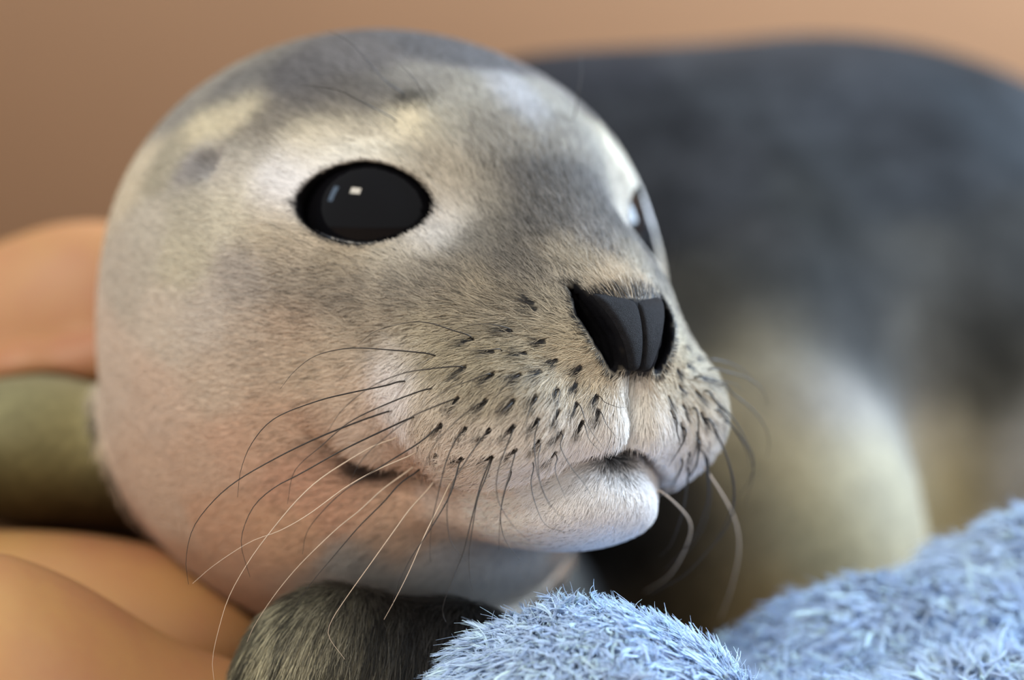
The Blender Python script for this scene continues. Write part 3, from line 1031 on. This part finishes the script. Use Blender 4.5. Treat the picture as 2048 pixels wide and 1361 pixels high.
# ------------------------------------------------------------------ person cradling the seal
def person_sdf(P):
    P = np.asarray(P, float)
    # hand and arm behind the head
    d = ell(P, (-12.4, 10.6, 12.5), (5.2, 2.0, 5.0))
    d = smin(d, ell(P, (-14.5, 10.0, 8.6), (5.0, 2.6, 3.4)), 1.5)
    d = smin(d, capsule(P, (-17, 10.8, 12.2), (-45, 15, 8), 3.3, 4.6), 2.5)
    for i, (z0, z1, l) in enumerate(((16.4, 17.2, 6.2), (14.2, 14.6, 7.0), (12.0, 12.0, 6.6), (9.9, 9.6, 5.4))):
        k = (-9.4, 11.6, z0)
        m_ = (-9.4 + l * 0.5, 13.4, (z0 + z1) / 2)
        d = smin(d, capsule(P, k, m_, 1.05, 0.95), 0.5)
        d = smin(d, capsule(P, m_, (-9.4 + l, 13.4, z1), 0.95, 0.75), 0.3)
    th = capsule(P, (-17.5, 9.4, 11.6), (-13.6, 7.9, 12.9), 1.3, 1.1)
    th = smin(th, capsule(P, (-13.6, 7.9, 12.9), (-10.6, 8.0, 13.7), 1.05, 0.9), 0.3)
    d = smin(d, th, 0.2)
    # the other forearm in front, its hand under the chest
    a = capsule(P, (-31, -4.5, 4.7), (-13, -2.2, 4.3), 4.6, 4.2)
    a = smin(a, capsule(P, (-13, -2.2, 4.3), (-8.2, -0.6, 3.2), 4.2, 3.1), 1.5)
    a = smin(a, ell(P, (-13.5, 4.2, 5.9), (7.5, 3.6, 3.0)), 0.5)
    a = smin(a, ell(P, (-5.6, -0.2, 1.7), (3.6, 3.6, 1.5)), 1.5)
    for y0, l in ((-2.6, 3.6), (-1.0, 4.2), (0.6, 4.0), (2.1, 3.2)):
        a = smin(a, capsule(P, (-3.4, y0 * 0.9, 1.3), (-3.4 + l * 0.55, y0, 1.25), 0.85, 0.8), 0.3)
        a = smin(a, capsule(P, (-3.4 + l * 0.55, y0, 1.25), (-3.4 + l, y0, 0.95), 0.8, 0.65), 0.2)
    a = smin(a, capsule(P, (-7.5, -3.4, 1.9), (-4.6, -5.2, 1.4), 1.15, 0.8), 0.5)
    # upper arms and shoulders, outside the picture
    a = smin(a, capsule(P, (-31, -4.5, 4.7), (-54, 4, 24), 4.6, 5.5), 2.0)
    d = smin(d, capsule(P, (-45, 15, 8), (-58, 26, 26), 4.6, 5.5), 2.0)
    s = capsule(P, (-56, 4, 25), (-60, 26, 27), 8.0, 8.0)
    d = smin(smin(a, d, 0.4), s, 3.0)
    d = smax(d, 0.05 - P[:, 2], 0.3)
    return smax(d, 0.05 - seal_sdf(P), 0.2)          # flesh gives way where the seal rests on it


person = empty('person')
person.location = (-0.56, 0.15, 0)
bpy.context.view_layer.update()
tag(person, 'bare arms of a person cradling the seal pup, one hand behind its head', 'person')
AP, AQ = polygonize(person_sdf, axis((-72, -20, 1.2), (-20, 3, 0.3)), axis((-16, -8, 1.0), (-8, 16, 0.3), (16, 38, 1.2)), axis((-3, 0, 0.6), (0, 19, 0.3), (19, 38, 1.2)))
AP = snap(person_sdf, AP, 2)
skin_m, nt, b = node_mat('skin')
co = objcoord(nt)
mix = nt.nodes.new('ShaderNodeMix')
mix.data_type = 'RGBA'
link(nt, maprange(nt, noise(nt, 22, 4, 0.6, co).outputs['Fac'], 0.35, 0.7, 0, 1), mix.inputs[0])
mix.inputs[6].default_value = (*srgb(180, 136, 84), 1)
mix.inputs[7].default_value = (*srgb(168, 114, 80), 1)
link(nt, mix.outputs[2], b.inputs['Base Color'])
b.inputs['Roughness'].default_value = 0.5
b.inputs['Subsurface Weight'].default_value = 0.15
b.inputs['Subsurface Radius'].default_value = (0.010, 0.004, 0.002)
b.inputs['Subsurface Scale'].default_value = 0.6
arms = mesh_obj('arms', AP, AQ, skin_m)
arms.parent = person
arms.matrix_parent_inverse = person.matrix_world.inverted()


# ------------------------------------------------------------------ blue towel
def towel_sdf(P):
    P = np.asarray(P, float) + (0, 0, 0.5)
    d = ell(P, (1.7, -4.6, 3.2), (4.4, 3.0, 4.7))
    d = smin(d, ell(P, (0.2, -4.2, 2.6), (3.0, 2.8, 4.3)), 1.0)
    d = smin(d, capsule(P, (5.2, 1.0, 4.3), (9.6, 2.6, 5.6), 1.9, 2.2), 0.8)
    d = smin(d, capsule(P, (9.6, 2.6, 5.6), (14.5, 4.2, 7.2), 2.2, 2.3), 0.8)
    d = smin(d, capsule(P, (14.5, 4.2, 7.2), (20, 5.0, 5.5), 2.3, 2.2), 0.8)
    d = smin(d, capsule(P, (4.5, -2.5, 2.6), (11, -1.2, 4.0), 2.6, 2.4), 0.8)
    d = smin(d, capsule(P, (11, -1.2, 4.0), (18, -1.5, 3.4), 2.4, 2.6), 0.8)
    d = smin(d, capsule(P, (6, -6, 1.2), (16, -5, 1.3), 2.0, 2.0), 1.2)
    x, y, z = P.T
    d = d + 0.22 * np.sin(x * 0.9 + 0.6 * y) * np.sin(z * 1.1 - 0.5 * x) + 0.10 * np.sin(2.1 * x + 1.3 * z) * np.sin(1.7 * y - x)
    d = smax(d, 0.52 - z, 0.3)
    W = P - (0, 0, 0.5)
    return smax(d, 0.08 - np.minimum(seal_sdf(W), person_sdf(W)), 0.2)          # tucked against the seal and the arm


towel = empty('towel')
towel.location = (0.06, -0.02, 0)
bpy.context.view_layer.update()
tag(towel, 'pale blue fluffy terry towel bunched up under the seal pup\'s chin', 'towel')


def on_towel(o):
    o.parent = towel
    o.matrix_parent_inverse = towel.matrix_world.inverted()
    return o


TP, TQ = polygonize(towel_sdf, axis((-5, 25, 0.25)), axis((-10, 9, 0.25)), axis((-1, 11, 0.25)))
TP = snap(towel_sdf, TP, 2)
on_towel(mesh_obj('cloth', TP, TQ, plain_mat('towel_blue', srgb(150, 184, 232), 0.9, 0.15, 120, 0.5, 0.1)))


def pile_density(X):
    d = np.where((X[:, 0] < 6.5) & (X[:, 1] < 1), 75.0, 40.0)
    return np.where(X[:, 2] < 1.5, 0.0, d)


R = sample(TP, triangles(TP, TQ), pile_density)
N = grad(towel_sdf, R, 0.05)
N /= np.linalg.norm(N, axis=1)[:, None]
K = 18
x, y, z = R.T
lean = np.stack([np.sin(1.3 * x + 0.9 * z), np.cos(1.1 * y + 0.7 * x), np.sin(1.7 * z - 0.8 * x)], 1) * 0.45
lean += rng.normal(size=R.shape) * 0.38 + np.array([-0.35, -0.1, -0.25])
lean -= N * (lean * N).sum(1)[:, None]
tl = rng.uniform(0.40, 0.72, len(R))
ph = rng.uniform(0, 6.28, len(R))
A1 = np.cross(N, np.array([0.3, 0.5, 0.81]))
A1 /= np.linalg.norm(A1, axis=1)[:, None]
B1 = np.cross(N, A1)
s_ = np.linspace(0, 1, 8)
PT, RD, CO, NN = [], [], [], []
base = srgb(180, 208, 246)
tuft_c = base[None] * np.clip(1 + 0.14 * rng.normal(size=(len(R), 1)), 0.6, 1.3) + 0.06 * rng.random((len(R), 1))
curl = rng.normal(size=(len(R), 2)) * 0.085
for k in range(K):
    a0 = 6.283 * k / K + ph
    rr = 0.05 * np.sqrt(rng.uniform(0.1, 1.2, len(R)))
    ang = a0[:, None] + 5.0 * s_[None]
    wob = rr[:, None] * (1.25 - 0.75 * np.sin(2.6 * s_)[None])
    lk = tl * rng.uniform(0.8, 1.1, len(R))
    p = R[:, None] + N[:, None] * (lk[:, None] * s_[None] * (1 - 0.35 * s_[None]))[..., None] + lean[:, None] * (lk[:, None] * (s_ ** 1.4)[None] * 1.3)[..., None]
    p = p + A1[:, None] * (wob * np.cos(ang) + curl[:, :1] * np.sin(6.5 * s_)[None])[..., None] + B1[:, None] * (wob * np.sin(ang) + curl[:, 1:] * np.sin(5 * s_ + 1)[None])[..., None]
    fly = rng.random(len(R)) < 0.12                                      # a few stray fibres
    p[fly] += (rng.normal(size=(fly.sum(), 1, 3)) * 0.16) * (s_ ** 2)[None, :, None]
    PT.append(p)
    RD.append(np.array([1.2, 1.1, 1, 1, 1, 0.9, 0.75, 0.4])[None] * rng.uniform(0.0055, 0.009, len(R))[:, None])
    CO.append(tuft_c * np.clip(1 + 0.08 * rng.normal(size=(len(R), 1)), 0.7, 1.3))
    NN.append(N)
on_towel(strands('pile', np.concatenate(PT), np.concatenate(RD), np.clip(np.concatenate(CO), 0, 0.95), np.concatenate(NN), strand_mat('towel_pile', 0.78, 1.15, 0.9, 0.0, 0.6), None))
print('tufts', len(R))
